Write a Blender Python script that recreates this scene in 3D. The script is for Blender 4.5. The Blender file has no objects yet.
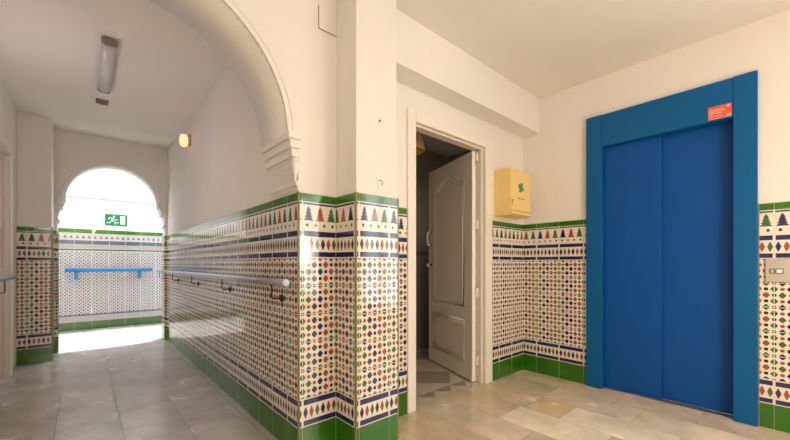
import bpy, bmesh, math, random
from mathutils import Vector, Matrix
random.seed(7)
D = bpy.data
SC = bpy.context.scene
COL = SC.collection
PI = math.pi

# ------------------------------------------------------------------ dimensions (metres)
ZC = 2.62            # ceiling height
XW = 0.8805          # right wall of the corridor
XL = -0.51           # left wall of the corridor
YA1 = 1.7905          # wall with the arch
YA = 1.8195           # wall with the white door
XP1, XP2, YP = 1.1155, 1.4075, 1.5905   # pilaster
XE = 3.2865           # lift wall
YF0, YF1 = 5.75, 5.95                 # far arch wall
YB = 7.5             # tiled wall of the bright court

# ------------------------------------------------------------------ materials
def new_mat(name):
    m = D.materials.new(name); m.use_nodes = True
    nt = m.node_tree; b = nt.nodes['Principled BSDF']
    return m, nt, b

def simple(name, col, rough=0.5, metal=0.0, spec=0.5, bump=0.0, bscale=60.0, vary=0.0, vscale=6.0, coat=0.0):
    m, nt, b = new_mat(name)
    b.inputs['Base Color'].default_value = (*col, 1)
    b.inputs['Roughness'].default_value = rough
    b.inputs['Metallic'].default_value = metal
    b.inputs['Specular IOR Level'].default_value = spec
    if coat:
        b.inputs['Coat Weight'].default_value = coat
        b.inputs['Coat Roughness'].default_value = 0.05
    geo = nt.nodes.new('ShaderNodeNewGeometry')
    if vary:
        n = nt.nodes.new('ShaderNodeTexNoise'); n.inputs['Scale'].default_value = vscale
        n.inputs['Detail'].default_value = 4
        nt.links.new(geo.outputs['Position'], n.inputs['Vector'])
        r = nt.nodes.new('ShaderNodeMapRange')
        r.inputs['From Min'].default_value = 0.3; r.inputs['From Max'].default_value = 0.7
        r.inputs['To Min'].default_value = 1 - vary; r.inputs['To Max'].default_value = 1 + vary * .3
        nt.links.new(n.outputs['Fac'], r.inputs['Value'])
        mx = nt.nodes.new('ShaderNodeVectorMath'); mx.operation = 'SCALE'
        mx.inputs[0].default_value = col
        nt.links.new(r.outputs['Result'], mx.inputs['Scale'])
        nt.links.new(mx.outputs['Vector'], b.inputs['Base Color'])
    if bump:
        n2 = nt.nodes.new('ShaderNodeTexNoise'); n2.inputs['Scale'].default_value = bscale
        n2.inputs['Detail'].default_value = 5
        nt.links.new(geo.outputs['Position'], n2.inputs['Vector'])
        bp = nt.nodes.new('ShaderNodeBump'); bp.inputs['Strength'].default_value = bump
        bp.inputs['Distance'].default_value = 0.004
        nt.links.new(n2.outputs['Fac'], bp.inputs['Height'])
        nt.links.new(bp.outputs['Normal'], b.inputs['Normal'])
    return m

def emit(name, col, s):
    m, nt, b = new_mat(name)
    b.inputs['Base Color'].default_value = (*col, 1)
    b.inputs['Emission Color'].default_value = (*col, 1)
    b.inputs['Emission Strength'].default_value = s
    return m

M = {}
M['plaster'] = simple('wall_plaster', (.80, .775, .74), .75, bump=.10, bscale=18, vary=.03, vscale=2.5, spec=.25)
M['white'] = simple('white_gloss_paint', (.83, .79, .71), .32, bump=.03, bscale=30)
M['court'] = simple('court_whitewash', (.72, .72, .71), .8, bump=.1, bscale=25)
GL = dict(rough=.08, spec=.75)
M['t_white'] = simple('tile_cream_glaze', (.80, .75, .65), vary=.05, vscale=9, **GL)
M['t_green'] = simple('tile_green_glaze', (.028, .165, .004), vary=.25, vscale=7, **GL)
M['t_navy'] = simple('tile_navy_glaze', (.012, .014, .10), vary=.1, vscale=30, **GL)
M['t_rust'] = simple('tile_rust_glaze', (.36, .075, .03), vary=.2, vscale=40, **GL)
M['t_leaf'] = simple('tile_leaf_green_glaze', (.045, .14, .025), vary=.2, vscale=40, **GL)
M['t_dark'] = simple('tile_maroon_black_glaze', (.035, .012, .018), **GL)
M['t_red'] = simple('tile_crimson_glaze', (.28, .035, .045), **GL)
M['t_trim'] = simple('tile_corner_bead', (.20, .20, .06), .3)
M['grout'] = simple('grout', (.62, .58, .50), .85)
M['blue'] = simple('lift_blue_paint', (.0, .078, .34), .45, spec=.25, bump=.015, bscale=8, vary=.06, vscale=3)
M['bluef'] = simple('lift_frame_blue_paint', (.0, .105, .31), .45, spec=.25, bump=.015, bscale=8, vary=.05, vscale=3)
M['steel'] = simple('brushed_steel', (.62, .58, .52), .35, metal=.85, bump=.02, bscale=120)
M['rail'] = simple('grey_rail_metal', (.40, .41, .45), .32, metal=.7)
M['dark'] = simple('dark_iron', (.02, .02, .022), .45, metal=.4)
M['railgrey'] = simple('dull_grey_rail_paint', (.12, .118, .125), .45)
M['capblue'] = simple('pale_blue_plastic', (.50, .66, .74), .4)
M['railblue'] = simple('blue_rail_paint', (.01, .15, .36), .35)
M['yellow'] = simple('cabinet_yellow_enamel', (.90, .66, .26), .38, vary=.04, vscale=5)
M['cross'] = simple('emblem_green', (.02, .28, .06), .5)
M['redtext'] = simple('emblem_red', (.65, .12, .05), .5)
M['sticker'] = simple('sticker_red', (.72, .10, .05), .45)
M['stickerpale'] = simple('sticker_pale_pink', (.85, .42, .34), .5)
M['exitgreen'] = simple('exit_green', (.0, .17, .06), .4)
M['exitwhite'] = simple('exit_white', (.62, .70, .62), .4)
M['shade'] = simple('lampshade_pink_cream', (.75, .50, .36), .7)
M['shadein'] = simple('lampshade_gold_rim', (.75, .46, .10), .5)
M['batten'] = simple('batten_grey_plastic', (.62, .60, .62), .3)
M['battengrey'] = simple('batten_body', (.30, .27, .25), .5)
M['sensor'] = simple('sensor_brown', (.20, .14, .11), .5)
M['hook'] = simple('hook_white_plastic', (.86, .86, .84), .3)
M['plasterdark'] = simple('crack_shadow_gap', (.20, .16, .12), .9)
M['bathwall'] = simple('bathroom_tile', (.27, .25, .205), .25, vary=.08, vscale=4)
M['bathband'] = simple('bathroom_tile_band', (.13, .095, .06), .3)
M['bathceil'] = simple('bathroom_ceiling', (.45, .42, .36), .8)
M['bcream'] = simple('bathroom_floor_cream', (.62, .55, .44), .3, vary=.1, vscale=12)
M['bgrey'] = simple('bathroom_floor_grey', (.33, .30, .265), .4, vary=.25, vscale=60)
M['bulb'] = emit('lamp_bulb_glow', (1.0, .50, .15), 9)
M['lampglass'] = emit('lamp_frosted_glass', (1.0, .58, .30), .9)
M['p_white'] = simple('tile_court_white', (.45, .44, .43), **GL)
M['p_green'] = simple('tile_court_green', (.025, .09, .008), **GL)
M['p_blue'] = simple('tile_pale_blue', (.12, .14, .30), **GL)
M['p_orange'] = simple('tile_orange', (.38, .15, .06), **GL)
M['p_steel'] = simple('tile_grey_blue', (.075, .10, .14), **GL)
M['p_pink'] = simple('tile_pinkish_cream', (.36, .31, .29), **GL)
M['p_ochre'] = simple('tile_ochre', (.22, .22, .10), **GL)
for k in ('t_white', 't_green', 't_navy', 'grout'):
    pass

def marble():
    m, nt, b = new_mat('floor_marble')
    at = nt.nodes.new('ShaderNodeAttribute'); at.attribute_name = 'tint'
    geo = nt.nodes.new('ShaderNodeNewGeometry')
    add = nt.nodes.new('ShaderNodeVectorMath'); add.operation = 'MULTIPLY_ADD'
    add.inputs[1].default_value = (9, 9, 9)
    nt.links.new(at.outputs['Color'], add.inputs[0])
    nt.links.new(geo.outputs['Position'], add.inputs[2])
    def noise(sc_, det, dist):
        n = nt.nodes.new('ShaderNodeTexNoise'); n.inputs['Scale'].default_value = sc_; n.inputs['Detail'].default_value = det
        n.inputs['Distortion'].default_value = dist
        nt.links.new(add.outputs['Vector'], n.inputs['Vector']); return n
    def ramp(src, a0, a1, b0, b1):
        r = nt.nodes.new('ShaderNodeMapRange'); r.interpolation_type = 'SMOOTHSTEP'
        for k_, v_ in zip(('From Min', 'From Max', 'To Min', 'To Max'), (a0, a1, b0, b1)): r.inputs[k_].default_value = v_
        nt.links.new(src, r.inputs['Value']); return r
    n1 = noise(3.5, 7, .5)
    r1 = ramp(n1.outputs['Fac'], .25, .75, .80, 1.12)
    n2 = noise(1.5, 5, .8)
    sub = nt.nodes.new('ShaderNodeMath'); sub.operation = 'SUBTRACT'; sub.inputs[1].default_value = .47
    nt.links.new(n2.outputs['Fac'], sub.inputs[0])
    ab = nt.nodes.new('ShaderNodeMath'); ab.operation = 'ABSOLUTE'
    nt.links.new(sub.outputs[0], ab.inputs[0])
    r2 = ramp(ab.outputs[0], 0, .016, .90, 1)
    mu = nt.nodes.new('ShaderNodeMath'); mu.operation = 'MULTIPLY'
    nt.links.new(r1.outputs['Result'], mu.inputs[0]); nt.links.new(r2.outputs['Result'], mu.inputs[1])
    sc = nt.nodes.new('ShaderNodeVectorMath'); sc.operation = 'SCALE'
    nt.links.new(at.outputs['Color'], sc.inputs[0]); nt.links.new(mu.outputs[0], sc.inputs['Scale'])
    nt.links.new(sc.outputs['Vector'], b.inputs['Base Color'])
    b.inputs['Roughness'].default_value = .2
    rr = nt.nodes.new('ShaderNodeMapRange')
    rr.inputs['From Min'].default_value = .3; rr.inputs['From Max'].default_value = .7
    rr.inputs['To Min'].default_value = .14; rr.inputs['To Max'].default_value = .30
    nt.links.new(n1.outputs['Fac'], rr.inputs['Value'])
    nt.links.new(rr.outputs['Result'], b.inputs['Roughness'])
    return m
M['marble'] = marble()
M['joint'] = simple('floor_joint', (.20, .165, .13), .8)

# ------------------------------------------------------------------ mesh builder
class MB:
    def __init__(s): s.v = []; s.f = []; s.m = []; s.sm = []; s.mats = []
    def mi(s, m):
        if m not in s.mats: s.mats.append(m)
        return s.mats.index(m)
    def face(s, pts, m, smooth=False):
        n = len(s.v); s.v += [tuple(p) for p in pts]; s.f.append(list(range(n, n + len(pts))))
        s.m.append(s.mi(m)); s.sm.append(smooth)
    def grid(s, rings, m, closed=True, caps=True, smooth=True):
        """rings: equal-length lists of points, joined ring to ring"""
        n0 = len(s.v); k = len(rings[0])
        for r in rings: s.v += [tuple(p) for p in r]
        mi = s.mi(m)
        for i in range(len(rings) - 1):
            for j in range(k if closed else k - 1):
                a = n0 + i * k + j; b = n0 + i * k + (j + 1) % k
                s.f.append([a, b, b + k, a + k]); s.m.append(mi); s.sm.append(smooth)
        if caps:
            s.f.append(list(range(n0 + k - 1, n0 - 1, -1))); s.m.append(mi); s.sm.append(False)
            e = n0 + (len(rings) - 1) * k
            s.f.append(list(range(e, e + k))); s.m.append(mi); s.sm.append(False)
    def box(s, x0, x1, y0, y1, z0, z1, m):
        P = [(x0, y0, z0), (x1, y0, z0), (x1, y1, z0), (x0, y1, z0), (x0, y0, z1), (x1, y0, z1), (x1, y1, z1), (x0, y1, z1)]
        n = len(s.v); s.v += P
        for q in ((3, 2, 1, 0), (4, 5, 6, 7), (0, 1, 5, 4), (1, 2, 6, 5), (2, 3, 7, 6), (3, 0, 4, 7)):
            s.f.append([n + i for i in q]); s.m.append(s.mi(m)); s.sm.append(False)
    def tube(s, path, r, m, n=12, closed=False, flat=None):
        pts = [Vector(p) for p in path]; rings = []; L = len(pts)
        up = None
        for i, p in enumerate(pts):
            a = pts[(i - 1) % L] if (closed or i) else p
            b = pts[(i + 1) % L] if (closed or i < L - 1) else p
            t = (b - a).normalized()
            if up is None:
                up = Vector((0, 0, 1)) if abs(t.z) < .9 else Vector((1, 0, 0))
            u = (up - t * up.dot(t)).normalized(); up = u
            w = t.cross(u)
            rr = r[i] if isinstance(r, (list, tuple)) else r
            rings.append([p + (u * math.cos(2 * PI * j / n) + w * math.sin(2 * PI * j / n)) * rr for j in range(n)])
        if closed:
            rings.append(rings[0])
            s.grid(rings, m, caps=False)
        else: s.grid(rings, m)
    def lathe(s, prof, centre, m, axis='Z', n=24, caps=True):
        """prof: (radius, height along axis)"""
        c = Vector(centre); rings = []
        for r, hgt in prof:
            ring = []
            for j in range(n):
                a = 2 * PI * j / n; x, y = r * math.cos(a), r * math.sin(a)
                if axis == 'Z': q = Vector((x, y, hgt))
                elif axis == 'X': q = Vector((hgt, x, y))
                else: q = Vector((y, hgt, x))
                ring.append(c + q)
            rings.append(ring)
        s.grid(rings, m, caps=caps)
    def prism(s, poly, a0, a1, m, axis='Y'):
        """extrude a 2-D polygon; axis Y: (x,z), axis X: (y,z), axis Z: (x,y)"""
        def P(p, a):
            return (p[0], a, p[1]) if axis == 'Y' else (a, p[0], p[1]) if axis == 'X' else (p[0], p[1], a)
        s.grid([[P(p, a0) for p in poly], [P(p, a1) for p in poly]], m, smooth=False)
    def build(s, name, parent=None, bevel=0, fix=True, xf=None, segs=2):
        me = D.meshes.new(name)
        me.from_pydata(s.v, [], s.f)
        for m in s.mats: me.materials.append(M[m])
        for p, mi, sm in zip(me.polygons, s.m, s.sm):
            p.material_index = mi; p.use_smooth = sm
        if fix:
            bm = bmesh.new(); bm.from_mesh(me); bmesh.ops.recalc_face_normals(bm, faces=bm.faces)
            bm.to_mesh(me); bm.free()
        if xf is not None: me.transform(xf)
        me.update()
        o = D.objects.new(name, me); COL.objects.link(o)
        if parent is not None: o.parent = parent
        if bevel:
            b = o.modifiers.new('bevel', 'BEVEL'); b.width = bevel; b.segments = segs; b.limit_method = 'ANGLE'
            b.angle_limit = math.radians(40)
            b.harden_normals = False
        return o

def tag(o, label=None, cat=None, group=None, kind=None):
    if label: o['label'] = label
    if cat: o['category'] = cat
    if group: o['group'] = group
    if kind: o['kind'] = kind
    return o

def thing(name, label, cat, loc, group=None, kind=None):
    o = D.objects.new(name, None); COL.objects.link(o); o.location = loc; o.empty_display_size = .1
    return tag(o, label, cat, group, kind)

def part(mb, name, root, **k):
    """mesh given in world coordinates -> child of root"""
    top = root
    off = Vector((0, 0, 0))
    while top is not None:
        off += top.location; top = top.parent
    return mb.build(name, root, xf=Matrix.Translation(-off), **k)

def struct(mb, name, label, cat, **k):
    return tag(mb.build(name, **k), label, cat, None, 'structure')

# ------------------------------------------------------------------ room shell
# floor: marble slabs laid in strips that run down the corridor
fl = MB(); tints = []
def slab(x0, x1, y0, y1, col, g=.0012):
    fl.face([(x0 + g, y0 + g, 0), (x1 - g, y0 + g, 0), (x1 - g, y1 - g, 0), (x0 + g, y1 - g, 0)], 'marble'); tints.append(col)
def vcol(base, amt=.06):
    k = 1 + random.uniform(-amt, amt)
    return (base[0] * k, base[1] * k * (1 + random.uniform(-.02, .02)), base[2] * k * (1 + random.uniform(-.05, .05)))
TAN = (.66, .54, .365); CREAM = (.84, .76, .60); YEL = (.68, .53, .31); GREYT = (.64, .56, .42)
MARBLE_COOL_LIT = (.50, .455, .42)  # same marble as the hall, the corridor's cool light put into its tint
w = .297
for k in range(-12, 5):
    x0, x1 = 2.12 + w * k, 2.12 + w * (k + 1)
    if x0 > XE + .3: continue
    x1 = min(x1, XE + .12)
    first = {0: 1.36, 1: 1.33, 2: 1.345, 3: 1.055}.get(k, random.uniform(.9, 1.5))
    cuts = [YA + .06, first]
    if k == 1: cuts.append(1.08)
    if k == -1: cuts = [YA + .06, 1.58, 1.10]
    y = cuts[-1]
    while y > -4.0:
        y -= .605; cuts.append(max(y, -4.0))
    for i in range(len(cuts) - 1):
        c = random.choice([TAN, TAN, GREYT, CREAM]) if cuts[i] < .4 else random.choice([TAN, TAN, GREYT])
        if k == 0 and i == 1: c = CREAM
        if k == 1 and i == 2: c = CREAM
        if k == 1 and i == 1: c = YEL
        if k == 2 and i >= 1: c = (.74, .64, .48)
        if k == 3: c = (.72, .61, .44)
        slab(max(x0, -1.2), x1, cuts[i + 1], cuts[i], vcol(c))
w = .32
for k in range(-3, 3):
    x0, x1 = .19 + w * k, .19 + w * (k + 1)
    x0, x1 = max(x0, XL - .1), min(x1, XW + .05)
    cuts = [YA + .06, 2.57 if k == 0 else 2.45 if k == 1 else random.uniform(2.1, 2.5)]
    y = cuts[-1]
    while y < YF1 - .05:
        y += .62; cuts.append(min(y, YF1 - .05))
    for i in range(len(cuts) - 1):
        slab(x0, x1, cuts[i], cuts[i + 1], vcol(MARBLE_COOL_LIT, .05), .0017)
nx = 0
for i in range(13):
    for j in range(5):
        slab(-1.6 + i * .32, -1.28 + i * .32, YF1 - .05 + j * .33, YF1 + .28 + j * .33, vcol((.42, .41, .39), .05))
fl.face([(-1.7, -4.1, -.0025), (3.6, -4.1, -.0025), (3.6, YA + .06, -.0025), (-1.7, YA + .06, -.0025)], 'joint'); tints.append((0, 0, 0))
fl.face([(XL - .1, YA + .06, -.0025), (XW + .06, YA + .06, -.0025), (XW + .06, 7.7, -.0025), (XL - .1, 7.7, -.0025)], 'joint'); tints.append((0, 0, 0))
fl.face([(-1.7, YF1 - .1, -.003), (2.6, YF1 - .1, -.003), (2.6, 7.7, -.003), (-1.7, 7.7, -.003)], 'joint'); tints.append((0, 0, 0))
floor = struct(fl, 'floor', 'polished marble slab floor of hall and corridor in beige and grey strips, corridor tinted for its cool light', 'floor', fix=False)
ca = floor.data.color_attributes.new('tint', 'FLOAT_COLOR', 'CORNER')
for p, t in zip(floor.data.polygons, tints):
    for li in p.loop_indices: ca.data[li].color = (*t, 1)

# bathroom floor: cream tile with grey diamonds and a border of dark triangles
bf = MB()
bf.face([(1.3, YA + .06, -.001), (3.7, YA + .06, -.001), (3.7, 3.1, -.001), (1.3, 3.1, -.001)], 'bcream')
def dm(cx, cy, a, b):
    pts = [(cx - a, cy), (cx, cy - b), (cx + a, cy), (cx, cy + b)]
    bf.face([(x, max(YA + .065, y), .0006) for x, y in pts], 'bgrey')
for i in range(-2, 3):
    for j in range(0, 2):
        cx, cy = 2.42 + i * .54, 2.25 + j * .54
        if 1.5 < cx < 3.5 and cy < 2.9: dm(cx, cy, .245, .23)
for i in range(6):
    x = 1.77 + i * .2
    bf.face([(x, 1.992, .0006), (x + .1, 1.886, .0006), (x + .2, 1.992, .0006)], 'bgrey')
struct(bf, 'floor_bathroom', 'cream bathroom floor with grey diamonds seen through the open door', 'floor', fix=False)

# ceiling
c = MB(); c.box(-1.3, 3.75, -4.1, YF1, ZC, ZC + .12, 'plaster')
struct(c, 'ceiling', 'plain off-white plaster ceiling over hall and corridor', 'ceiling')

# left walls
wl = MB()
wl.box(-1.3, -1.2, -4.1, YA1, 0, ZC, 'plaster')
wl.box(-1.3, XL, YA1, 2.2, 0, ZC, 'plaster')
DL0, DL1, DLH = 4.03, 4.83, 2.05
wl.box(-.75, XL, 2.2, DL0, 0, ZC, 'plaster'); wl.box(-.75, XL, DL1, YF1, 0, ZC, 'plaster')
wl.box(-.75, XL, DL0, DL1, DLH, ZC, 'plaster')
struct(wl, 'wall_left', 'white plaster wall on the left side of the corridor', 'wall')
# left pier
c = MB(); c.box(XL, -.25, 5.32, YF1, 0, ZC, 'plaster')
struct(c, 'wall_left_pier', 'plaster pier with dark tile dado left of the far arch', 'wall', bevel=.004)
# right wall of the corridor, with the pier of the near arch
c = MB(); c.box(XW, 1.30, YA1, YF1, 0, ZC, 'plaster')
struct(c, 'wall_corridor_right', 'long corridor wall on the right with tile dado and handrail', 'wall')
c = MB(); c.box(XP1, XP2, YP, YA + .02, 0, ZC, 'plaster')
struct(c, 'wall_pilaster', 'square plaster pilaster standing between the near arch and the white door', 'wall', bevel=.004)
# door wall
DX0, DX1, DH = 1.765, 2.648, 2.068
YD = YA + .12
c = MB()
c.box(1.28, DX0, YA, YD, 0, ZC, 'plaster'); c.box(DX1, XE + .12, YA, YD, 0, ZC, 'plaster'); c.box(DX0, DX1, YA, YD, DH, ZC, 'plaster')
struct(c, 'wall_door_side', 'cream plaster wall holding the half open white door', 'wall')
c = MB(); c.box(XP2, XE, 1.645, YA, 2.288, ZC, 'plaster')
struct(c, 'trim_1', 'boxed ceiling beam running along above the white door', 'beam', bevel=.005)
# lift wall with the lift opening and two windows nearer than the camera
EY0, EY1, EH = .20, 1.20, 2.27
WIN = [(-1.45, -.48), (-3.3, -2.15)]; WZ0, WZ1 = .40, 2.42
X2 = XE + .12
c = MB(); c.box(XE, X2, EY1, YA, 0, ZC, 'plaster')
struct(c, 'wall_right_far', 'cream plaster wall between the blue lift and the hall corner', 'wall')
c = MB(); c.box(XE, X2, EY0, EY1, EH, ZC, 'plaster')
struct(c, 'wall_right_upper', 'cream plaster wall above the blue lift', 'wall')
c = MB()
segs = [(-4.1, WIN[1][0]), (WIN[1][1], WIN[0][0]), (WIN[0][1], EY0)]
for a, b in segs: c.box(XE, X2, a, b, 0, ZC, 'plaster')
for a, b in WIN:
    c.box(XE, X2, a, b, 0, WZ0, 'plaster'); c.box(XE, X2, a, b, WZ1, ZC, 'plaster')
struct(c, 'wall_right', 'cream plaster wall with windows, nearer than the blue lift', 'wall')
for i, (a, b) in enumerate(WIN):
    c = MB(); x0, x1 = XE + .04, XE + .08; t = .05
    c.box(x0, x1, a, a + t, WZ0, WZ1, 'white'); c.box(x0, x1, b - t, b, WZ0, WZ1, 'white')
    c.box(x0, x1, a + t, b - t, WZ0, WZ0 + t, 'white'); c.box(x0, x1, a + t, b - t, WZ1 - t, WZ1, 'white')
    c.box(x0, x1, (a + b) / 2 - .03, (a + b) / 2 + .03, WZ0 + t, WZ1 - t, 'white')
    struct(c, 'window_%d' % (i + 1), 'white framed window in the lift wall, %s the lift' % ('next to' if i == 0 else 'farther from'), 'window')
c = MB(); c.box(-1.3, X2, -4.2, -4.1, 0, ZC, 'plaster')
c.box(X2 + .9, X2 + 1.0, -.4, YA, 0, ZC, 'plaster'); c.box(X2, X2 + .9, EY1 + .2, EY1 + .25, 0, ZC, 'plaster'); c.box(X2, X2 + .9, EY0 - .25, EY0 - .2, 0, ZC, 'plaster'); c.box(X2, X2 + .9, EY0 - .2, EY1 + .2, -.1, -.003, 'plaster')  # boxes behind the lift: unseen, added to block sky glow under its doors
struct(c, 'wall_rear', 'plain plaster wall closing the hall behind the viewer, plus added unseen walls behind the lift', 'wall')

# near arch wall -------------------------------------------------------
def arch_wall(cx, zc, R, xl, xr, y0, y1, spring, n=48):
    mb = MB()
    xs = [cx + R * math.cos(PI * i / n) for i in range(n, -1, -1)]
    zs = [zc + R * math.sin(PI * i / n) for i in range(n, -1, -1)]
    pts = list(zip(xs, zs))
    def strip(y, flip):
        mb.face([(xl, y, spring), (pts[0][0], y, spring), (pts[0][0], y, pts[0][1]), (pts[0][0], y, ZC), (xl, y, ZC)], 'plaster')
        for a, b in zip(pts, pts[1:]):
            mb.face([(a[0], y, a[1]), (b[0], y, b[1]), (b[0], y, ZC), (a[0], y, ZC)], 'plaster')
        mb.face([(pts[-1][0], y, spring), (xr, y, spring), (xr, y, ZC), (pts[-1][0], y, ZC), (pts[-1][0], y, pts[-1][1])], 'plaster')
    strip(y0, 0); strip(y1, 1)
    full = [(pts[0][0], spring)] + pts + [(pts[-1][0], spring)]
    for i, (a, b) in enumerate(zip(full, full[1:])):
        mb.face([(a[0], y0, a[1]), (b[0], y0, b[1]), (b[0], y1, b[1]), (a[0], y1, a[1])], 'plaster', smooth=0 < i < len(full) - 2)
    for x0_, x1_ in ((xl, pts[0][0]), (pts[-1][0], xr)):
        mb.face([(x0_, y0, spring), (x1_, y0, spring), (x1_, y1, spring), (x0_, y1, spring)], 'plaster')
    for x in (xl, xr):
        mb.face([(x, y0, spring), (x, y1, spring), (x, y1, ZC), (x, y0, ZC)], 'plaster')
    # weld so that shading stays smooth
    return mb
def weld(o):
    bm = bmesh.new(); bm.from_mesh(o.data); bmesh.ops.remove_doubles(bm, verts=bm.verts, dist=1e-5)
    bmesh.ops.recalc_face_normals(bm, faces=bm.faces); bm.to_mesh(o.data); bm.free()
def arch_band(cx, zc, y, prof, m, n=64, drop=0.0):
    """profile (radius, y) swept round the arch"""
    mb = MB(); rings = []
    if drop: rings.append([(cx + r, yy, zc - drop) for r, yy in prof])
    for i in range(n + 1):
        a = PI * i / n
        rings.append([(cx + r * math.cos(a), yy, zc + r * math.sin(a)) for r, yy in prof])
    if drop: rings.append([(cx - r, yy, zc - drop) for r, yy in prof])
    mb.grid(rings, m, closed=True, caps=True, smooth=False)
    return mb
ACX, AZC, AR = .170, 1.722, .640
XA = XL
YA2 = 2.14
o = struct(arch_wall(ACX, AZC, AR, XA, XW, YA1, YA2, 1.72), 'wall_arch', 'plaster wall cut by the large round arch into the corridor', 'wall'); weld(o)
b = arch_band(ACX, AZC, YA1, [(AR, YA1 + .01), (AR, YA1 - .016), (AR + .024, YA1 - .016), (AR + .028, YA1 - .022), (AR + .04, YA1 - .022), (AR + .050, YA1 - .012), (AR + .056, YA1 + .005), (AR + .056, YA1 + .01)], 'plaster', drop=.02)
struct(b, 'trim_2', 'raised moulding around the edge of the large near arch', 'moulding')

def corbel(xw, sgn, y0, y1, ztop, k, pendant=True, front=.03):
    """console under an arch: sgn -1 projects to -X from xw"""
    mb = MB()
    def st(p, z0, z1, f):
        a, b = xw, xw + sgn * p
        mb.box(min(a, b), max(a, b), y0 - f, y1, z0, z1, 'plaster')
    def sl(p0, p1, z0, z1, f0, f1):
        # tapering course: lower p0,f0 upper p1,f1
        r0 = [(xw, y0 - f0, z0), (xw + sgn * p0, y0 - f0, z0), (xw + sgn * p0, y1, z0), (xw, y1, z0)]
        r1 = [(xw, y0 - f1, z1), (xw + sgn * p1, y0 - f1, z1), (xw + sgn * p1, y1, z1), (xw, y1, z1)]
        mb.grid([r0, r1], 'plaster', smooth=False)
    z = ztop
    st(.072 * k, z - .036 * k, z, front)
    sl(.058 * k, .062 * k, z - .046 * k, z - .036 * k, front * .55, front * .6)
    st(.060 * k, z - .080 * k, z - .046 * k, front * .7)
    sl(.044 * k, .050 * k, z - .092 * k, z - .080 * k, front * .25, front * .35)
    st(.048 * k, z - .126 * k, z - .092 * k, front * .45)
    prev = (.036 * k, z - .126 * k, front * .2)
    for p, dz in ((.026, .142), (.015, .168), (.008, .200), (.006, .235), (.009, .256)):
        cur = (p * k, z - dz * k, front * .06)
        sl(cur[0], prev[0], cur[1], prev[1], cur[2], prev[2]); prev = cur
    st(.022 * k, z - .276 * k, z - .256 * k, front * .4)
    sl(.008 * k, .018 * k, z - .298 * k, z - .276 * k, front * .1, front * .35)
    if pendant:
        cx = xw + sgn * .026 * k
        mb.lathe([(.004, z - .262 * k), (.007, z - .25 * k), (.006, z - .24 * k), (.014, z - .205 * k), (.021, z - .17 * k), (.022, z - .155 * k), (.016, z - .15 * k), (.020, z - .142 * k), (.020, z - .132 * k)],
                 (cx, y0 - .006, 0), 'plaster', n=16)
    return mb
struct(corbel(XW, -1, YA1, YA2, 1.742, 1.0), 'trim_3', 'moulded plaster corbel with a drop, at the right foot of the near arch', 'corbel', bevel=.0025)
struct(corbel(XA, 1, YA1, YA2, 1.742, 1.0), 'trim_4', 'moulded plaster corbel at the left foot of the near arch', 'corbel', bevel=.0025)

# far arch
FCX, FZC, FR = .304, 1.825, .456
JL, JR = -.222, .852      # faces of the far arch's jambs
o = struct(arch_wall(FCX, FZC, FR, -.25, XW, YF0, YF1, 1.80), 'wall_far', 'end wall of the corridor with the bright far arch', 'wall'); weld(o)
b = arch_band(FCX, FZC, YF0, [(FR, YF0 + .01), (FR, YF0 - .012), (FR + .035, YF0 - .012), (FR + .05, YF0 + .01)], 'plaster', drop=.02)
struct(b, 'trim_5', 'raised moulding around the edge of the far arch', 'moulding')
struct(corbel(JL, 1, YF0, YF1, FZC - .003, 1.0, False), 'trim_6', 'stepped corbel at the left foot of the far arch', 'corbel')
struct(corbel(JR, -1, YF0, YF1, FZC - .003, 1.0, False), 'trim_7', 'stepped corbel at the right foot of the far arch', 'corbel')

c = MB(); c.box(-.25, JL, YF0, YF1, 0, 1.80, 'plaster'); c.box(JR, XW, YF0, YF1, 0, 1.80, 'plaster')
struct(c, 'wall_far_jamb', 'shallow jambs under the far arch', 'wall')
# court beyond the far arch, open to the sky
c = MB()
c.box(-1.7, 2.6, YB, YB + .15, 0, 2.10, 'court'); c.box(-1.7, 2.6, YB - .03, YB + .18, 2.10, 2.14, 'court')
struct(c, 'wall_court', 'sunlit white wall with green dado beyond the far arch', 'wall')
c = MB(); c.box(-1.7, 2.6, YB + .9, YB + 1.0, 0, 4.2, 'court'); c.box(-1.8, -1.7, YF1, YB + 1.0, 0, 3.2, 'court'); c.box(2.6, 2.7, YF1, YB + 1.0, 0, 3.2, 'court')
c.box(-1.7, XL - .24, YF1 - .1, YF1, 0, 3.2, 'court'); c.box(1.3, 2.6, YF1 - .1, YF1, 0, 3.2, 'court'); c.box(-.75, 1.3, YF1, YF1 + .02, ZC - .2, 3.2, 'court')
c.box(-1.7, 2.6, YB + .15, YB + .9, -.1, 0, 'court')
struct(c, 'wall_court_outer', 'tall white walls standing behind the low court wall', 'wall')

# bathroom shell
c = MB()
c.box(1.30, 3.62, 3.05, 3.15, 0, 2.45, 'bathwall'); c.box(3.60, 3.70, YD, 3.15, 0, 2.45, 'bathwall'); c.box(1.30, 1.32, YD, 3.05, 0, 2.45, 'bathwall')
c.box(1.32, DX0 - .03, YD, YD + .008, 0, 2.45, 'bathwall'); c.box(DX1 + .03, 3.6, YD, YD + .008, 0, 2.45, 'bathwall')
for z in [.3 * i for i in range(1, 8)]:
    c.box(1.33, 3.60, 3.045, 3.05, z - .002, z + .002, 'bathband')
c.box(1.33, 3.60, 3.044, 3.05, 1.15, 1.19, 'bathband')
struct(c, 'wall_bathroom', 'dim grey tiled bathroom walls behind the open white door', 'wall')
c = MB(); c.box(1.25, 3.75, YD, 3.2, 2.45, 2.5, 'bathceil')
struct(c, 'ceiling_bathroom', 'dim bathroom ceiling above the open white door', 'ceiling')

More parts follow.
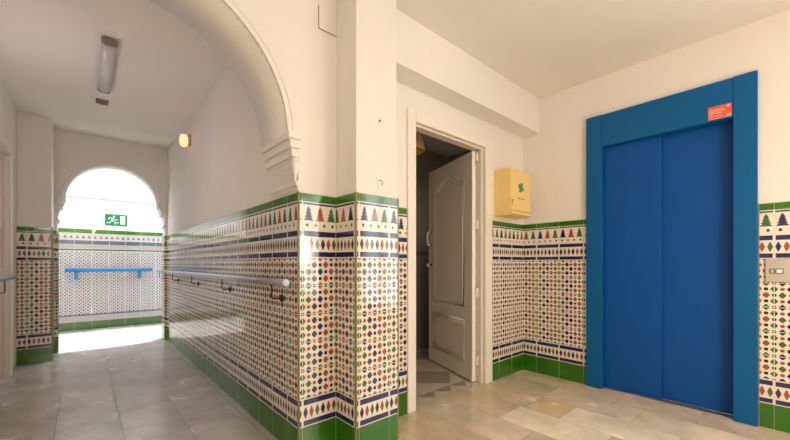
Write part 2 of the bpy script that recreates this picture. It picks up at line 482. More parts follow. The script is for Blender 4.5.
# ------------------------------------------------------------------ tile dado
TW, TH = .2135, .1534
Z0, Z1 = .156, .310
ZF1 = Z1 + 5 * TH; ZU1 = ZF1 + .154; ZT1 = ZU1 + .155; ZTOP = 1.43
def clip(poly, lo, hi):
    for lim, sg in ((lo, 1), (hi, -1)):
        out = []
        for i in range(len(poly)):
            a, b = poly[i], poly[(i + 1) % len(poly)]
            da, db = (a[0] - lim) * sg, (b[0] - lim) * sg
            if da >= 0: out.append(a)
            if (da >= 0) != (db >= 0):
                t = da / (da - db); out.append((lim, a[1] + (b[1] - a[1]) * t))
        poly = out
        if len(poly) < 3: return None
    return poly
def dia(cx, cz, a, b):
    return [(cx - a, cz), (cx, cz - b), (cx + a, cz), (cx, cz + b)]
def hexa(cx, cz, a, b, e=.3):
    return [(cx - a, cz - b * e), (cx - a * e, cz - b), (cx + a * e, cz - b), (cx + a, cz - b * e), (cx + a, cz + b * e), (cx + a * e, cz + b), (cx - a * e, cz + b), (cx - a, cz + b * e)]
def rect(x0, x1, z0, z1): return [(x0, z0), (x1, z0), (x1, z1), (x0, z1)]
G = .0016
def motifs_field():
    """one 6x4-step star tile, polygons in [0,TW]x[0,TH]"""
    P = []; cw, rh = TW / 6, TH / 4
    big = {(1, 0): 't_navy', (3, 0): 't_rust', (5, 0): 't_leaf', (0, 1): 't_leaf', (2, 1): 't_navy', (4, 1): 't_rust', (1, 2): 't_leaf', (3, 2): 't_navy', (5, 2): 't_rust'}
    sml = {0: 't_dark', 1: 't_rust', 2: 't_red', 3: 't_dark', 4: 't_navy', 5: 't_dark'}
    for c_ in range(7):
        for r_ in range(5):
            x, z = c_ * cw, r_ * rh; cc, rr = c_ % 6, r_ % 4
            if (c_ + r_) % 2:
                m = big[(cc, 1 if rr == 3 else rr)]
                pol = hexa(x, z, cw * .47, rh * .485, .16)
            else:
                m = sml[cc]; pol = hexa(x, z, cw * .275, rh * .25, .6)
            pol = clip(pol, G * 1.3, TW - G * 1.3)
            if not pol: continue
            pol = [(b_, a_) for a_, b_ in (clip([(q[1], q[0]) for q in pol], G * 1.3, TH - G * 1.3) or [])]
            if len(pol) >= 3: P.append((pol, m))
    return P
FIELD = motifs_field()
def motifs_border():
    P = []; h = ZU1 - ZF1
    P.append((rect(.006, TW - .006, .006, .034), 't_navy')); P.append((rect(.006, TW - .006, h - .036, h - .006), 't_navy'))
    for i in range(6):
        P.append((hexa(TW * (i + .5) / 6, h / 2 - .001, .0125, .031, .12), ('t_navy', 't_rust', 't_leaf')[i % 3]))
    return P
BORDER = motifs_border()
def motifs_trees():
    P = []; h = ZT1 - ZU1
    P.append((rect(.004, TW - .004, h - .016, h - .006), 't_navy'))
    for i in range(4):
        cx = TW * (i + .5) / 4
        P.append(([(cx - .009, .026), (cx - .006, .018), (cx + .006, .018), (cx + .009, .026), (cx + .004, .036), (cx - .004, .036)], ('t_dark', 't_rust', 't_leaf', 't_dark')[i]))
    for i in range(3):
        cx = TW * (i + .5) / 3; m = ('t_navy', 't_rust', 't_leaf')[i]; z = .052; t = .0185
        for hw in (.030, .0245, .019, .0135):
            P.append(([(cx - hw, z), (cx + hw, z), (cx + hw * .46, z + t), (cx - hw * .46, z + t)], m)); z += t - .001
        P.append(([(cx - .0045, z), (cx + .0045, z), (cx + .002, z + .009), (cx - .002, z + .009)], m))
    return P
TREES = motifs_trees()
def rows_hall():
    R = [(0, Z0, [], 't_green')]
    R.append((Z0, Z1, BORDER, 't_white'))
    for i in range(5): R.append((Z1 + i * TH, Z1 + (i + 1) * TH, FIELD, 't_white'))
    R.append((ZF1, ZU1, BORDER, 't_white')); R.append((ZU1, ZT1, TREES, 't_white'))
    return R
ROWS = rows_hall()
def rows_court():
    """paler dado of the court"""
    R = [(0, .13, [], 'p_green')]
    R.append((.13, .215, [], 'p_pink'))
    R.append((.215, .25, [(rect(0, TW, .004, .031), 'p_steel')], 'p_white'))
    P = []
    for i in range(4):
        for j in range(4):
            x, z = TW * (i + .5) / 4, .2 * (j + .5) / 4
            m = 'p_orange' if (i in (1, 2) and j in (1, 2)) else ('p_blue' if (i + j) % 2 else 'p_ochre')
            P.append((dia(x, z, .015, .016), m))
            P.append((hexa(TW * i / 4 + .002, .2 * j / 4 + .002, .0105, .0105), 't_navy'))
    Q = [(p, 'p_blue' if m == 'p_orange' else m) for p, m in P]
    for i in range(5): R.append((.25 + .2 * i, .45 + .2 * i, P if i % 2 == 0 else P, 'p_white'))
    R.append((1.25, 1.285, [(rect(0, TW, .006, .028), 'p_green')], 'p_white'))
    R.append((1.285, 1.35, [], 'p_pink'))
    R.append((1.35, 1.42, [(rect(.003, TW - .003, .004, .066), 'p_steel')], 'p_white'))
    T = []
    for i in range(3):
        cx = TW * (i + .5) / 3
        T.append(([(cx - .022, .03), (cx + .022, .03), (cx + .002, .075), (cx - .002, .075)], ('t_rust', 't_rust', 't_leaf')[i]))
    R.append((1.42, 1.53, T, 'p_white'))
    return R
def dado(mb, o, d, nrm, L, off, beads=(False, False), rows=ROWS, ztop=ZTOP, zlist=ZT1, trimw=.009):
    """run of tiles from point o along d (length L), facing nrm; off = distance of the first tile joint from o"""
    o, d, nrm = Vector((*o, 0)), Vector((*d, 0)), Vector((*nrm, 0))
    T = .008
    def W(s_, z, e): return o + d * s_ + nrm * (T + e) + Vector((0, 0, z))
    # backing slab
    a0, a1 = o + nrm * .0002, o + d * L + nrm * .0002
    r = [[a0, a0 + nrm * T, a1 + nrm * T, a1], ]
    mb.grid([[Vector((p.x, p.y, .001)) for p in r[0]], [Vector((p.x, p.y, ztop + .004)) for p in r[0]]], 'grout', smooth=False)
    lo = trimw if beads[0] else .001; hi = L - (trimw if beads[1] else .001)
    up = Vector((0, 0, 1)); flip = d.cross(up).dot(nrm) < 0
    def put(pol, e0, tx, tz, cx, cz, m):
        pts = [W(s_, z, e0 + tx * (s_ - cx) + tz * (z - cz)) for s_, z in pol]
        if flip: pts.reverse()
        mb.face(pts, m)
    s0 = off - TW * math.ceil(off / TW)
    while s0 < L - .002:
        for (z0, z1, P, bg) in rows + [(zlist, ztop, [], 't_green')]:
            tx, tz = random.gauss(0, .0022), random.gauss(0, .0022)
            cx, cz = s0 + TW / 2, (z0 + z1) / 2
            pol = clip(rect(s0 + G / 2, s0 + TW - G / 2, z0 + G / 2, z1 - G / 2), lo, hi)
            if not pol: continue
            put(pol, .0008, tx, tz, cx, cz, bg)
            for p, m in P:
                q = clip([(s0 + a_, z0 + b_) for a_, b_ in p], max(lo, s0 + G / 2), min(hi, s0 + TW - G / 2))
                if q: put(q, .0013, tx, tz, cx, cz, m)
        s0 += TW
    for on, a in ((beads[0], .0), (beads[1], L)):
        if on:
            c_ = o + d * a
            k = 1 if a == 0 else -1
            q = [c_ + nrm * 0.0, c_ + nrm * (T + .0028), c_ + d * k * (trimw - .004) + nrm * (T + .0028), c_ + d * k * trimw + nrm * (T + .001), c_ + d * k * trimw]
            mb.grid([[Vector((p.x, p.y, .001)) for p in q], [Vector((p.x, p.y, ztop + .003)) for p in q]], 't_trim', smooth=False)

E_ = .0085
def dado_obj(n, label, runs, **k):
    mb = MB()
    for r in runs: dado(mb, *r, **k)
    return struct(mb, 'trim_%d' % n, label, 'tile dado', fix=False)
# corridor right wall (facing -X, away from the viewer)
dado_obj(8, 'long tile dado on the right corridor wall behind the handrail', [((XW, YA1 - E_), (0, 1), (-1, 0), YF0 - YA1 + E_ - .009, .125 + E_, (True, False)),
    ((JR - E_, YF0), (1, 0), (0, -1), XW - JR - .001, .05, (False, False)),
    ((JR, YF0 - E_), (0, 1), (-1, 0), YF1 - YF0 + E_, .1, (True, False))])
# pier + pilaster
dado_obj(9, 'narrow tile dado strip on the pier below the arch corbel', [((XW - E_, YA1), (1, 0), (0, -1), XP1 - XW + E_ - .0095, .016 + E_ + TW, (True, False))])
dado_obj(10, 'tile dado wrapping the square pilaster', [
    ((XP1, YP - E_), (0, 1), (-1, 0), YA1 - YP + E_ - .0095, .013 + TW, (True, False)),
    ((XP1 - E_, YP), (1, 0), (0, -1), XP2 - XP1 + 2 * E_, .022 + TW, (True, True)),
    ((XP2, YP - E_), (0, 1), (1, 0), YA - YP + E_ - .0095, .02 + TW, (True, False))])
dado_obj(11, 'slim tile dado strip between pilaster and door casing', [((XP2 + .001, YA), (1, 0), (0, -1), 1.700 - XP2, .2, (False, False))])
dado_obj(12, 'tile dado under the yellow cabinet, between door and corner', [((2.742, YA), (1, 0), (0, -1), XE - 2.742 - .0095, XE - 2.742 - TW - .01, (False, False))])
dado_obj(13, 'tile dado between the hall corner and the blue lift frame', [((XE, YA), (0, -1), (-1, 0), YA - 1.223, .145, (False, False))])
dado_obj(14, 'tile dado right of the blue lift behind the call panel', [((XE, .178), (0, -1), (-1, 0), .62, .066, (False, True))])
dado_obj(15, 'tile dado on the left pier near the far arch', [
    ((XL, 5.32), (1, 0), (0, -1), .26 + E_, .075, (False, True)),
    ((-.25, 5.32 - E_), (0, 1), (1, 0), YF0 - 5.32 + E_ - .009, .2, (True, False)),
    ((-.241, YF0), (1, 0), (0, -1), JL + .241 + E_, .05, (False, False)),
    ((JL, YF0 - E_), (0, 1), (1, 0), YF1 - YF0 + E_, .1, (True, False))])
dado_obj(16, 'tile dado on the left corridor wall below the grey handrail', [((XL, 2.2), (0, 1), (1, 0), DL0 - .09 - 2.2, .1, (False, False))])
mb = MB()
dado(mb, (-1.69, YB), (1, 0), (0, -1), 4.28, .1, rows=rows_court(), ztop=1.595, zlist=1.53)
struct(mb, 'trim_17', 'pale tile dado with green base on the court wall below the exit sign', 'tile dado', fix=False)

# ------------------------------------------------------------------ white bathroom door
d1 = thing('door_1', 'white panelled door standing half open in its cream casing', 'door', (2.20, YA, 0), kind='structure')
c = MB()
CX0, CX1, CW = 1.783, 2.630, .078
JT = .02
c.box(CX0 - CW, CX0, YA - .016, YA - .0005, 0.001, 2.055 + CW, 'white'); c.box(CX1, CX1 + CW + .022, YA - .016, YA - .0005, 0.001, 2.055 + CW, 'white')
c.box(CX0, CX1, YA - .016, YA - .0005, 2.055, 2.055 + CW, 'white')
part(c, 'casing', d1, bevel=.004)
c = MB()
c.box(CX0 - JT + .003, CX0, YA, YD, 0.001, 2.055, 'white'); c.box(CX1, CX1 + JT - .003, YA, YD, 0.001, 2.055, 'white'); c.box(CX0 - JT + .003, CX1 + JT - .003, YA, YD, 2.055, DH - .001, 'white')
c.box(CX0, CX0 + .012, YA + .02, YA + .045, .001, 2.055, 'white'); c.box(CX0 + .012, CX1, YA + .02, YA + .045, 2.043, 2.055, 'white'); c.box(CX1 - .012, CX1, YA + .02, YA + .045, .001, 2.043, 'white')
part(c, 'frame', d1, bevel=.002)
# leaf: local s along the leaf from the hinge, n = outward face normal
H0 = Vector((2.606, 1.893, 0)); ang = math.radians(19.2)
ds = Vector((math.sin(ang), math.cos(ang), 0)); dn = Vector((-math.cos(ang), math.sin(ang), 0))
LW, LT, LH0, LH1 = .822, .036, .010, 2.036
def LP(s_, n_, z): return H0 + ds * s_ + dn * n_ + Vector((0, 0, z))
c = MB()
c.grid([[LP(0, 0, LH0), LP(LW, 0, LH0), LP(LW, LT, LH0), LP(0, LT, LH0)], [LP(0, 0, LH1), LP(LW, 0, LH1), LP(LW, LT, LH1), LP(0, LT, LH1)]], 'white', smooth=False)
leaf = part(c, 'leaf', d1, bevel=.002)
def panel_path(s0, s1, z0, z1, arch, inset, face):
    s0 += inset; s1 -= inset; z0 += inset; z1 -= inset
    pts = [(s0, z0), (s1, z0), (s1, z1)]
    if arch:
        n = 20
        for i in range(1, n):
            t = i / n; s_ = s1 + (s0 - s1) * t
            e = min(t, 1 - t) / .5
            rise = 0 if e < .16 else arch * (.5 - .5 * math.cos(PI * min(1, (e - .16) / .70)))
            pts.append((s_, z1 + rise))
    pts.append((s0, z1))
    return [LP(a_, face, b_) for a_, b_ in pts]
for face in (LT, 0):
    sg = 1 if face else -1
    for nm, (z0, z1, arch) in (('upper_panel', (.66, 1.815, .085)), ('lower_panel', (.17, .53, 0))):
        c = MB()
        c.tube(panel_path(.125, .705, z0, z1, arch, 0, face), .011, 'white', n=8, closed=True)
        c.tube(panel_path(.125, .705, z0, z1, arch, .028, face), .007, 'white', n=8, closed=True)
        pp = panel_path(.125, .705, z0, z1, arch, .05, face + sg * .004)
        part(c, nm, d1)
for z in (.19, .79, 1.39, 1.985):
    c = MB(); c.lathe([(.0085, z - .04), (.0095, z - .036), (.0095, z + .036), (.0085, z + .04), (.004, z + .046)], (H0.x + .014, H0.y - .010, 0), 'white', n=12)
    c.box(H0.x - .004, H0.x + .020, H0.y - .012, H0.y - .006, z - .035, z + .035, 'white')
    part(c, 'hinge', d1)
c = MB()
for z in (1.245, 1.385):
    c.lathe([(.013, 0), (.013, .006), (.008, .008)], (0, 0, 0), 'steel', axis='X', n=14)
hp = [LP(.765, LT, 1.245), LP(.765, LT + .03, 1.245), LP(.765, LT + .045, 1.262), LP(.765, LT + .048, 1.315), LP(.765, LT + .045, 1.368), LP(.765, LT + .03, 1.385), LP(.765, LT, 1.385)]
c = MB(); c.tube(hp, .0085, 'white', n=10)
for z in (1.245, 1.385):
    c.tube([LP(.765, LT - .001, z), LP(.765, LT + .007, z)], .015, 'dark', n=14)
tag(part(c, 'handle', d1), 'pull handle with dark mounts')
c = MB(); c.tube([LP(.765, LT, 1.035), LP(.765, LT + .02, 1.035)], .007, 'dark', n=10)
c.tube([LP(.765, LT + .018, 1.035), LP(.765, LT + .028, 1.033), LP(.765, LT + .046, 1.03), LP(.765, LT + .052, 1.03)], [.009, .019, .019, .010], 'white', n=14)
c.tube([LP(.765, LT, 1.035), LP(.765, LT + .004, 1.035)], .017, 'dark', n=14)
tag(part(c, 'knob', d1), 'small white knob on a dark pin')

# ------------------------------------------------------------------ corridor door on the left wall
d2 = thing('door_2', 'pale closed door in the left corridor wall before the pier', 'door', (XL, (DL0 + DL1) / 2, 0), kind='structure')
c = MB(); x0, x1 = XL + .0005, XL + .016; cw = .07
c.box(x0, x1, DL0 - cw, DL0, .001, DLH + cw, 'white'); c.box(x0, x1, DL1, DL1 + cw, .001, DLH + cw, 'white'); c.box(x0, x1, DL0, DL1, DLH, DLH + cw, 'white')
part(c, 'casing', d2, bevel=.004)
M['pinkdoor'] = simple('pale_pink_door_paint', (.66, .50, .43), .45)
c = MB(); c.box(XL - .075, XL - .035, DL0 + .002, DL1 - .002, .008, DLH - .002, 'pinkdoor')
tag(part(c, 'leaf', d2, bevel=.002), 'pale pink flat door leaf')
c = MB(); c.tube([(XL - .036, DL0 + .08, 1.0), (XL - .0, DL0 + .08, 1.0), (XL + .012, DL0 + .085, 1.0), (XL + .016, DL0 + .1, 1.0), (XL + .016, DL0 + .19, 1.0)], .008, 'steel', n=10)
part(c, 'handle', d2)

# ------------------------------------------------------------------ lift
lift = thing('elevator', 'blue painted lift with two sliding door panels in a broad blue frame', 'elevator', (XE, .70, 0))
XF = XE - .0385
JY0, JY1, JY2, JY3 = .184, .298, 1.096, 1.218; LZ, LTOP = 2.022, 2.288
XI = XE + .11
for (a, b) in ((JY2, JY3), (JY0, JY1)):
    c = MB(); c.box(XF, XI, a, b, .001, LTOP, 'bluef'); tag(part(c, 'jamb', lift, bevel=.003), None)
c = MB(); c.box(XF + .004, XI, JY1 + .0005, JY2 - .0005, LZ, LTOP - .002, 'bluef'); lint = part(c, 'lintel', lift, bevel=.003)
c = MB(); c.box(XE + .020, XE + .045, .700, JY2 + .0, .012, LZ + .0, 'blue'); part(c, 'door_panel', lift, bevel=.003)
c = MB(); c.box(XE + .054, XE + .080, JY1, .735, .012, LZ + .0, 'blue'); part(c, 'door_panel', lift, bevel=.003)
c = MB(); c.box(XE - .004, XI, JY1 + .001, JY2 - .001, -.002, .006, 'steel'); c.box(XE + .046, XE + .053, JY1 + .001, JY2 - .001, .006, .009, 'dark')
tag(part(c, 'threshold', lift), 'thin metal door track')
# red sticker on the lintel
sx = XF + .0035
c = MB(); c.box(sx, sx + .001, .305, .425, 2.034, 2.120, 'sticker')
st = part(c, 'sticker', lift); tag(st, 'small red notice with pale lines of print')
c = MB()
for z, a, b in ((2.096, .345, .418), (2.084, .338, .418), (2.072, .352, .418)):
    c.box(sx - .0004, sx + .0001, a, b, z - .003, z + .003, 'stickerpale')
for i in range(7):
    c.box(sx - .0004, sx + .0001, .352 + i * .0098, .359 + i * .0098, 2.049, 2.057, 'stickerpale')
c.box(sx - .0004, sx + .0001, .312, .330, 2.100, 2.114, 'stickerpale'); c.box(sx - .0004, sx + .0001, .312, .330, 2.040, 2.056, 'stickerpale')
c.box(sx - .0004, sx + .0001, .305, .425, 2.0345, 2.0385, 'stickerpale')
part(c, 'print', st)

# call panel
cp = thing('call_panel', 'brushed steel call panel with two small buttons right of the blue lift', 'call panel', (XE - .009, .085, 1.0))
px = XE - .010
c = MB(); c.box(px - .012, px - .0002, .028, .152, .93, 1.078, 'steel'); part(c, 'plate', cp, bevel=.004)
for (a, b, m, nm) in ((.109, .132, 'steel', 'button'), (.072, .106, 'hook', 'button')):
    c = MB(); q = px - .012
    c.box(q - .003, q + .0005, a, b, .984, 1.014, 'dark'); bt = part(c, nm, cp, bevel=.001)
    c = MB(); c.box(q - .0055, q - .0028, a + .004, b - .004, .988, 1.010, m); part(c, 'button_face', bt, bevel=.001)
c = MB(); c.tube([(px - .0135, .09, 1.066), (px - .0118, .09, 1.066)], .003, 'dark', n=10); part(c, 'screw', cp)

# ------------------------------------------------------------------ first aid cabinet
fa = thing('first_aid_cabinet', 'yellow wall cabinet with a green cross, hanging above the dado right of the white door', 'first aid cabinet', (2.96, YA, 1.47))
KX0, KX1, KY0, KZ0, KZ1 = 2.783, 3.135, 1.664, 1.472, 1.885
c = MB(); c.box(KX0, KX1, KY0 + .012, YA - .001, KZ0, KZ1, 'yellow'); part(c, 'body', fa, bevel=.004)
c = MB(); c.box(KX0 + .003, KX1 - .003, KY0 - .004, KY0 + .0115, KZ0 + .045, KZ1 - .004, 'yellow')
fd = part(c, 'door', fa, bevel=.004)
c = MB(); c.prism([(KY0 - .016, KZ0 + .012), (KY0 + .0115, KZ0 + .002), (KY0 + .0115, KZ0 + .040), (KY0 - .006, KZ0 + .036)], KX0 + .003, KX1 - .003, 'yellow', axis='X')
part(c, 'ledge', fa, bevel=.002)
c = MB(); q = KY0 - .0045
c.lathe([(.013, 0), (.013, .006), (.009, .009), (.004, .0095)], (KX0 + .028, q - .009, 1.60), 'steel', axis='Y', n=16)
c.box(KX0 + .0265, KX0 + .0295, q - .0102, q - .006, 1.592, 1.608, 'dark')
c.tube([(KX0 + .028, q - .006, 1.585), (KX0 + .022, q - .008, 1.555), (KX0 + .014, q - .008, 1.548)], .003, 'steel', n=8)
part(c, 'lock', fd)
c = MB(); cx, cz = 2.962, 1.728; r_ = math.radians(-22)
def rot(x, z):
    x *= .68; z *= .68
    return (cx + x * math.cos(r_) - z * math.sin(r_), cz + x * math.sin(r_) + z * math.cos(r_))
for k in range(4):
    a = PI / 2 * k
    lobe = [(-.014, .012), (-.028, .034), (-.026, .058), (-.010, .070), (.010, .070), (.026, .058), (.028, .034), (.014, .012)]
    c.prism([rot(x * math.cos(a) - z * math.sin(a), x * math.sin(a) + z * math.cos(a)) for x, z in lobe], q - .0012, q + .0003, 'cross')
c.prism([rot(x, z) for x, z in ((-.02, -.02), (.02, -.02), (.02, .02), (-.02, .02))], q - .0014, q + .0003, 'cross')
tag(part(c, 'emblem', fd), 'green cross emblem')
c = MB()
for i, wd in enumerate((.011, .008, .010, .006, .011, .009, .010)):
    x = 2.905 + i * .0155; c.box(x, x + wd, q - .0010, q + .0002, 1.622, 1.633, 'redtext')
tag(part(c, 'caption', fd), 'tiny row of red print')

# ------------------------------------------------------------------ handrails
hr = thing('handrail', 'long grey metal handrail on tiled right corridor wall', 'handrail', (XW, 3.9, .945))
RX, RZ = XW - .072, .945
c = MB(); c.tube([(RX, y, RZ) for y in (1.796, 2.5, 3.5, 4.5, 5.4, 6.02)], .0195, 'rail', n=18); part(c, 'rail', hr)
c = MB(); c.lathe([(.019, 1.797), (.0195, 1.793), (.017, 1.789), (.004, 1.788)], (RX, 0, RZ), 'capblue', axis='Y', n=20); c.tube([(RX, 1.7885, RZ), (RX, 1.7865, RZ)], .004, 'rail', n=8)
tag(part(c, 'end_cap', hr), 'pale round end cap')
def bracket(root, rx, xw, y, z, zr, m='dark', sg=1):
    c = MB()
    c.tube([(rx, y, zr - .017), (rx, y, z + .012), (rx + .004 * sg, y, z + .004), (rx + .014 * sg, y, z), (xw - .010 * sg, y, z)], .0042, m, n=8)
    b = part(c, 'bracket', root)
    c = MB(); w_ = xw - .0105 * sg
    pr = [(.0225, 0), (.0225, .004 * -sg), (.017, .010 * -sg), (.008, .012 * -sg)]
    c.lathe(pr, (w_, y, z), m, axis='X', n=18); part(c, 'rosette', b)
for y in (1.985, 2.945, 3.955, 4.95, 5.90): bracket(hr, RX, XW, y, .845, RZ)
h2 = thing('handrail', 'short grey handrail end in front of the pale left door', 'handrail', (XL, 3.2, .945))
LX = XL + .11
c = MB(); c.tube([(LX, y, RZ) for y in (2.3, 3.0, 3.94)], .0195, 'railgrey', n=18); c.lathe([(.0195, 3.938), (.0185, 3.946), (.012, 3.954), (.003, 3.957)], (LX, 0, RZ), 'railgrey', axis='Y', n=18); part(c, 'rail', h2)
for y in (2.55, 3.60): bracket(h2, LX, XL, y, .845, RZ, m='railgrey', sg=-1)
h3 = thing('handrail', 'bright blue handrail on pale tiles under the exit sign', 'handrail', (.35, YB, .95))
BY = YB - .085
c = MB(); c.tube([(x, BY, .948) for x in (-.205, .3, .6, .91)], .030, 'railblue', n=14); part(c, 'rail', h3)
for x in (-.075, .73):
    c = MB(); c.box(x - .022, x + .022, BY - .012, BY + .008, .80, .930, 'railblue'); c.box(x - .022, x + .022, BY + .008, YB - .0105, .80, .818, 'railblue')
    part(c, 'bracket', h3, bevel=.004)

# ------------------------------------------------------------------ exit sign
ex = thing('exit_sign', 'green and white running man exit sign on bright court wall', 'exit sign', (.42, YB, 1.68))
c = MB(); EX0, EX1, EZ0, EZ1 = .277, .567, 1.678, 1.862; ey = YB - .012
c.box(EX0, EX1, ey, YB - .0005, EZ0, EZ1, 'exitgreen'); part(c, 'panel', ex)
c = MB(); f0, f1 = ey - .002, ey + .0004
c.box(.474, .538, f0, f1, 1.700, 1.838, 'exitwhite'); part(c, 'door_symbol', ex)
c = MB()
c.lathe([(.0, f0), (.0155, f0), (.0155, f1), (.0, f1)], (.392, 0, 1.826), 'exitwhite', axis='Y', n=16, caps=False)
def limb(pts, wd):
    for (xa, za), (xb, zb) in zip(pts, pts[1:]):
        v = Vector((xb - xa, zb - za)); l = v.length; v /= l; n_ = Vector((-v.y, v.x)) * wd
        xa2, za2, xb2, zb2 = xa - v.x * wd * .6, za - v.y * wd * .6, xb + v.x * wd * .6, zb + v.y * wd * .6
        c.prism([(xa2 - n_.x, za2 - n_.y), (xb2 - n_.x, zb2 - n_.y), (xb2 + n_.x, zb2 + n_.y), (xa2 + n_.x, za2 + n_.y)], f0, f1, 'exitwhite')
limb([(.378, 1.800), (.360, 1.758)], .013)
limb([(.376, 1.800), (.335, 1.806), (.320, 1.775)], .0065)
limb([(.380, 1.796), (.408, 1.770), (.436, 1.772)], .0065)
limb([(.362, 1.756), (.402, 1.738), (.410, 1.702), (.452, 1.716)][:3], .008)
limb([(.410, 1.730), (.450, 1.725)], .007)
limb([(.356, 1.754), (.342, 1.722), (.302, 1.720)], .008)
part(c, 'running_figure', ex)

# ------------------------------------------------------------------ corridor ceiling light and sensor
cl = thing('ceiling_light', 'unlit long narrow batten light on the corridor ceiling', 'ceiling light', (.14, 3.35, ZC))
bx0, bx1, by0, by1 = .100, .185, 3.17, 4.09
c = MB(); c.box(bx0 + .01, bx1 - .01, by0 + .01, by1 - .01, ZC - .03, ZC - .0005, 'battengrey'); part(c, 'body', cl, bevel=.003)
c = MB(); prof = [(bx0, ZC - .030), (bx0 + .006, ZC - .046), (bx0 + .022, ZC - .058), (.1425, ZC - .061), (bx1 - .022, ZC - .058), (bx1 - .006, ZC - .046), (bx1, ZC - .030)]
c.grid([[(x, by0 + .018, z) for x, z in prof], [(x, by1 - .018, z) for x, z in prof]], 'batten', smooth=True); part(c, 'diffuser', cl)
for a, b in ((by0, by0 + .018), (by1 - .018, by1)):
    c = MB(); c.prism([(bx0 - .002, ZC - .010), (bx0 - .002, ZC - .044), (bx0 + .018, ZC - .060), (bx1 - .018, ZC - .060), (bx1 + .002, ZC - .044), (bx1 + .002, ZC - .010)], a, b, 'battengrey'); tag(part(c, 'end_cap', cl), 'brown-grey end cap')
cs = thing('ceiling_sensor', 'small brown sensor on corridor ceiling beyond the batten light', 'sensor', (.14, 4.46, ZC))
c = MB(); c.box(.095, .190, 4.41, 4.51, ZC - .018, ZC - .0005, 'sensor'); part(c, 'base', cs, bevel=.004)
c = MB(); c.lathe([(.030, ZC - .017), (.028, ZC - .026), (.016, ZC - .034), (.003, ZC - .036)], (.142, 4.46, 0), 'sensor', n=18); part(c, 'dome', cs)

# wall lamp
lm = thing('wall_lamp', 'small glowing wall lamp high on the right corridor wall', 'wall lamp', (XW, 4.36, 2.37))
ly, lz = 4.36, 2.37
c = MB(); c.box(XW - .016, XW - .0005, ly - .035, ly + .035, lz - .05, lz + .07, 'battengrey'); part(c, 'back_plate', lm, bevel=.003)
c = MB(); c.tube([(XW - .015, ly, lz + .045), (XW - .045, ly, lz + .060), (XW - .065, ly, lz + .055)], .007, 'battengrey', n=8); part(c, 'arm', lm)
c = MB(); c.lathe([(.012, .062), (.030, .055), (.040, .03), (.042, -.02), (.034, -.055), (.018, -.068), (.004, -.070)], (XW - .065, ly, lz), 'lampglass', n=22); sh = part(c, 'shade', lm)
tag(sh, 'frosted glass glowing orange')

# pendant lamp in the bathroom
pl = thing('pendant_lamp', 'bell-shaped pinkish lampshade hanging in the dim bathroom behind the door casing', 'lamp', (2.405, 2.50, 2.45))
c = MB(); c.tube([(2.405, 2.50, 2.449), (2.405, 2.50, 2.36)], .006, 'dark', n=8); part(c, 'cord', pl)
c = MB(); c.lathe([(.03, 2.365), (.055, 2.355), (.080, 2.325), (.105, 2.27), (.122, 2.21), (.130, 2.165)], (2.405, 2.50, 0), 'shade', n=28, caps=False); part(c, 'shade', pl)
c = MB(); c.lathe([(.130, 2.165), (.133, 2.150), (.128, 2.140), (.122, 2.150), (.118, 2.205), (.10, 2.265), (.076, 2.320), (.03, 2.350)], (2.405, 2.50, 0), 'shadein', n=28, caps=False); tag(part(c, 'lining', pl), 'golden yellow rim and lining')

# ------------------------------------------------------------------ small things on the walls
hk = thing('wall_hook', 'small white hook on the pilaster just above the tiles', 'hook', (1.275, YP, 1.51))
c = MB(); hx, hz = 1.277, 1.512; y = YP - .0005
c.prism([(hx - .024, hz + .026), (hx + .022, hz + .026), (hx + .022, hz - .008), (hx + .006, hz - .036), (hx - .008, hz - .034), (hx - .022, hz - .004)], y - .006, y, 'hook'); part(c, 'plate', hk, bevel=.002)
c = MB(); c.tube([(hx - .004, y - .006, hz + .010), (hx - .004, y - .022, hz + .006), (hx - .001, y - .028, hz - .006), (hx + .004, y - .026, hz - .014), (hx + .006, y - .016, hz - .016)], .004, 'steel', n=10); part(c, 'hook', hk)
c = MB(); c.tube([(1.275, YP - .010, 1.860), (1.275, YP - .0005, 1.862)], [.006, .004], 'sensor', n=10)
o = c.build('nail'); tag(o, 'brown nail head high on the pilaster', 'nail')
ap = thing('trim_18', 'flush plaster cover plate beside the pilaster near the ceiling', 'cover plate', (1.045, YA1, 2.37), kind='structure')
c = MB(); c.box(1.000, XP1 - .002, YA1 - .0045, YA1 - .0003, 2.372, 2.50, 'plaster'); part(c, 'plate', ap)
c = MB(); c.box(.9975, 1.0, YA1 - .0042, YA1 - .0003, 2.37, 2.50, 'plasterdark'); c.box(.9975, XP1 - .001, YA1 - .0042, YA1 - .0003, 2.369, 2.372, 'plasterdark'); tag(part(c, 'gap', ap), 'dark shrinkage gap')

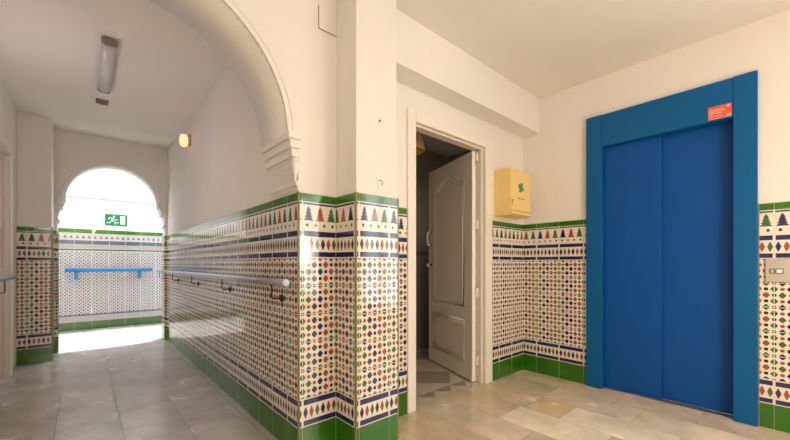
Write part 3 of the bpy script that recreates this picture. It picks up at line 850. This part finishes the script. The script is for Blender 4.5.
# ------------------------------------------------------------------ light
wd = D.worlds.new('World'); SC.world = wd; wd.use_nodes = True
bg = wd.node_tree.nodes['Background']; bg.inputs['Color'].default_value = (.93, .96, 1.0, 1); bg.inputs['Strength'].default_value = 4.4
def portal(loc, rot_, sx_, sy_):
    l = D.lights.new('portal', 'AREA'); l.shape = 'RECTANGLE'; l.size = sx_; l.size_y = sy_; l.cycles.is_portal = True
    o = D.objects.new('window_daylight', l); COL.objects.link(o); o.location = loc; o.rotation_euler = rot_
for a, b in WIN:
    portal((XE + .115, (a + b) / 2, (WZ0 + WZ1) / 2), (0, PI / 2, 0), WZ1 - WZ0, b - a)
portal((.45, 7.2, 3.15), (0, 0, 0), 4.3, 2.6)
def lamp(name, loc, e, col, r):
    l = D.lights.new(name, 'POINT'); l.energy = e; l.color = col; l.shadow_soft_size = r
    o = D.objects.new(name, l); COL.objects.link(o); o.location = loc
lamp('hall_rear_fill', (-.8, -3.3, 2.45), 78, (1, .86, .75), .25)  # added fill without a fixture, evens out the hall walls
lamp('corridor_fill', (-.42, 3.45, 1.7), 7.0, (1, .88, .90), .15)  # unseen fill added beside the left wall to brighten the corridor
lamp('hall_fill', (2.0, -.7, 1.2), 36, (1, .81, .62), .25)  # added low fill, lifts the hall ceiling and floor
lamp('bathroom_fill', (3.25, 2.55, 1.6), 1.2, (1, .88, .70), .15)  # weak fill added behind the door leaf, no fixture there

sl_ = D.lights.new('sun', 'SUN'); sl_.energy = 7; sl_.angle = .01; sl_.color = (1, .97, .93)
so = D.objects.new('sun', sl_); COL.objects.link(so)
so.rotation_euler = Vector((-.075, -.11, -1)).to_track_quat('-Z', 'Y').to_euler()

# ------------------------------------------------------------------ camera
cam = D.cameras.new('camera'); co = D.objects.new('camera', cam); COL.objects.link(co)
co.location = (0, 0, 1.045); co.rotation_euler = (PI / 2, 0, -math.radians(41.2587))
cam.sensor_width = 36; cam.lens = 356.27 / 790 * 36; cam.shift_y = (263.8 - 220) / 790
cam.clip_start = .02
SC.camera = co
SC.view_settings.view_transform = 'Standard'; SC.view_settings.look = 'None'
SC.view_settings.gamma = 1; SC.view_settings.use_curve_mapping = False
SC.view_settings.exposure = 0.34
SC.cycles.use_denoising = True
SC.cycles.max_bounces = 12; SC.cycles.diffuse_bounces = 8
SC.cycles.sample_clamp_indirect = 4
SC.cycles.blur_glossy = .6; SC.cycles.use_guiding = True; SC.cycles.guiding_training_samples = 32
SC.cycles.caustics_reflective = False; SC.cycles.caustics_refractive = False
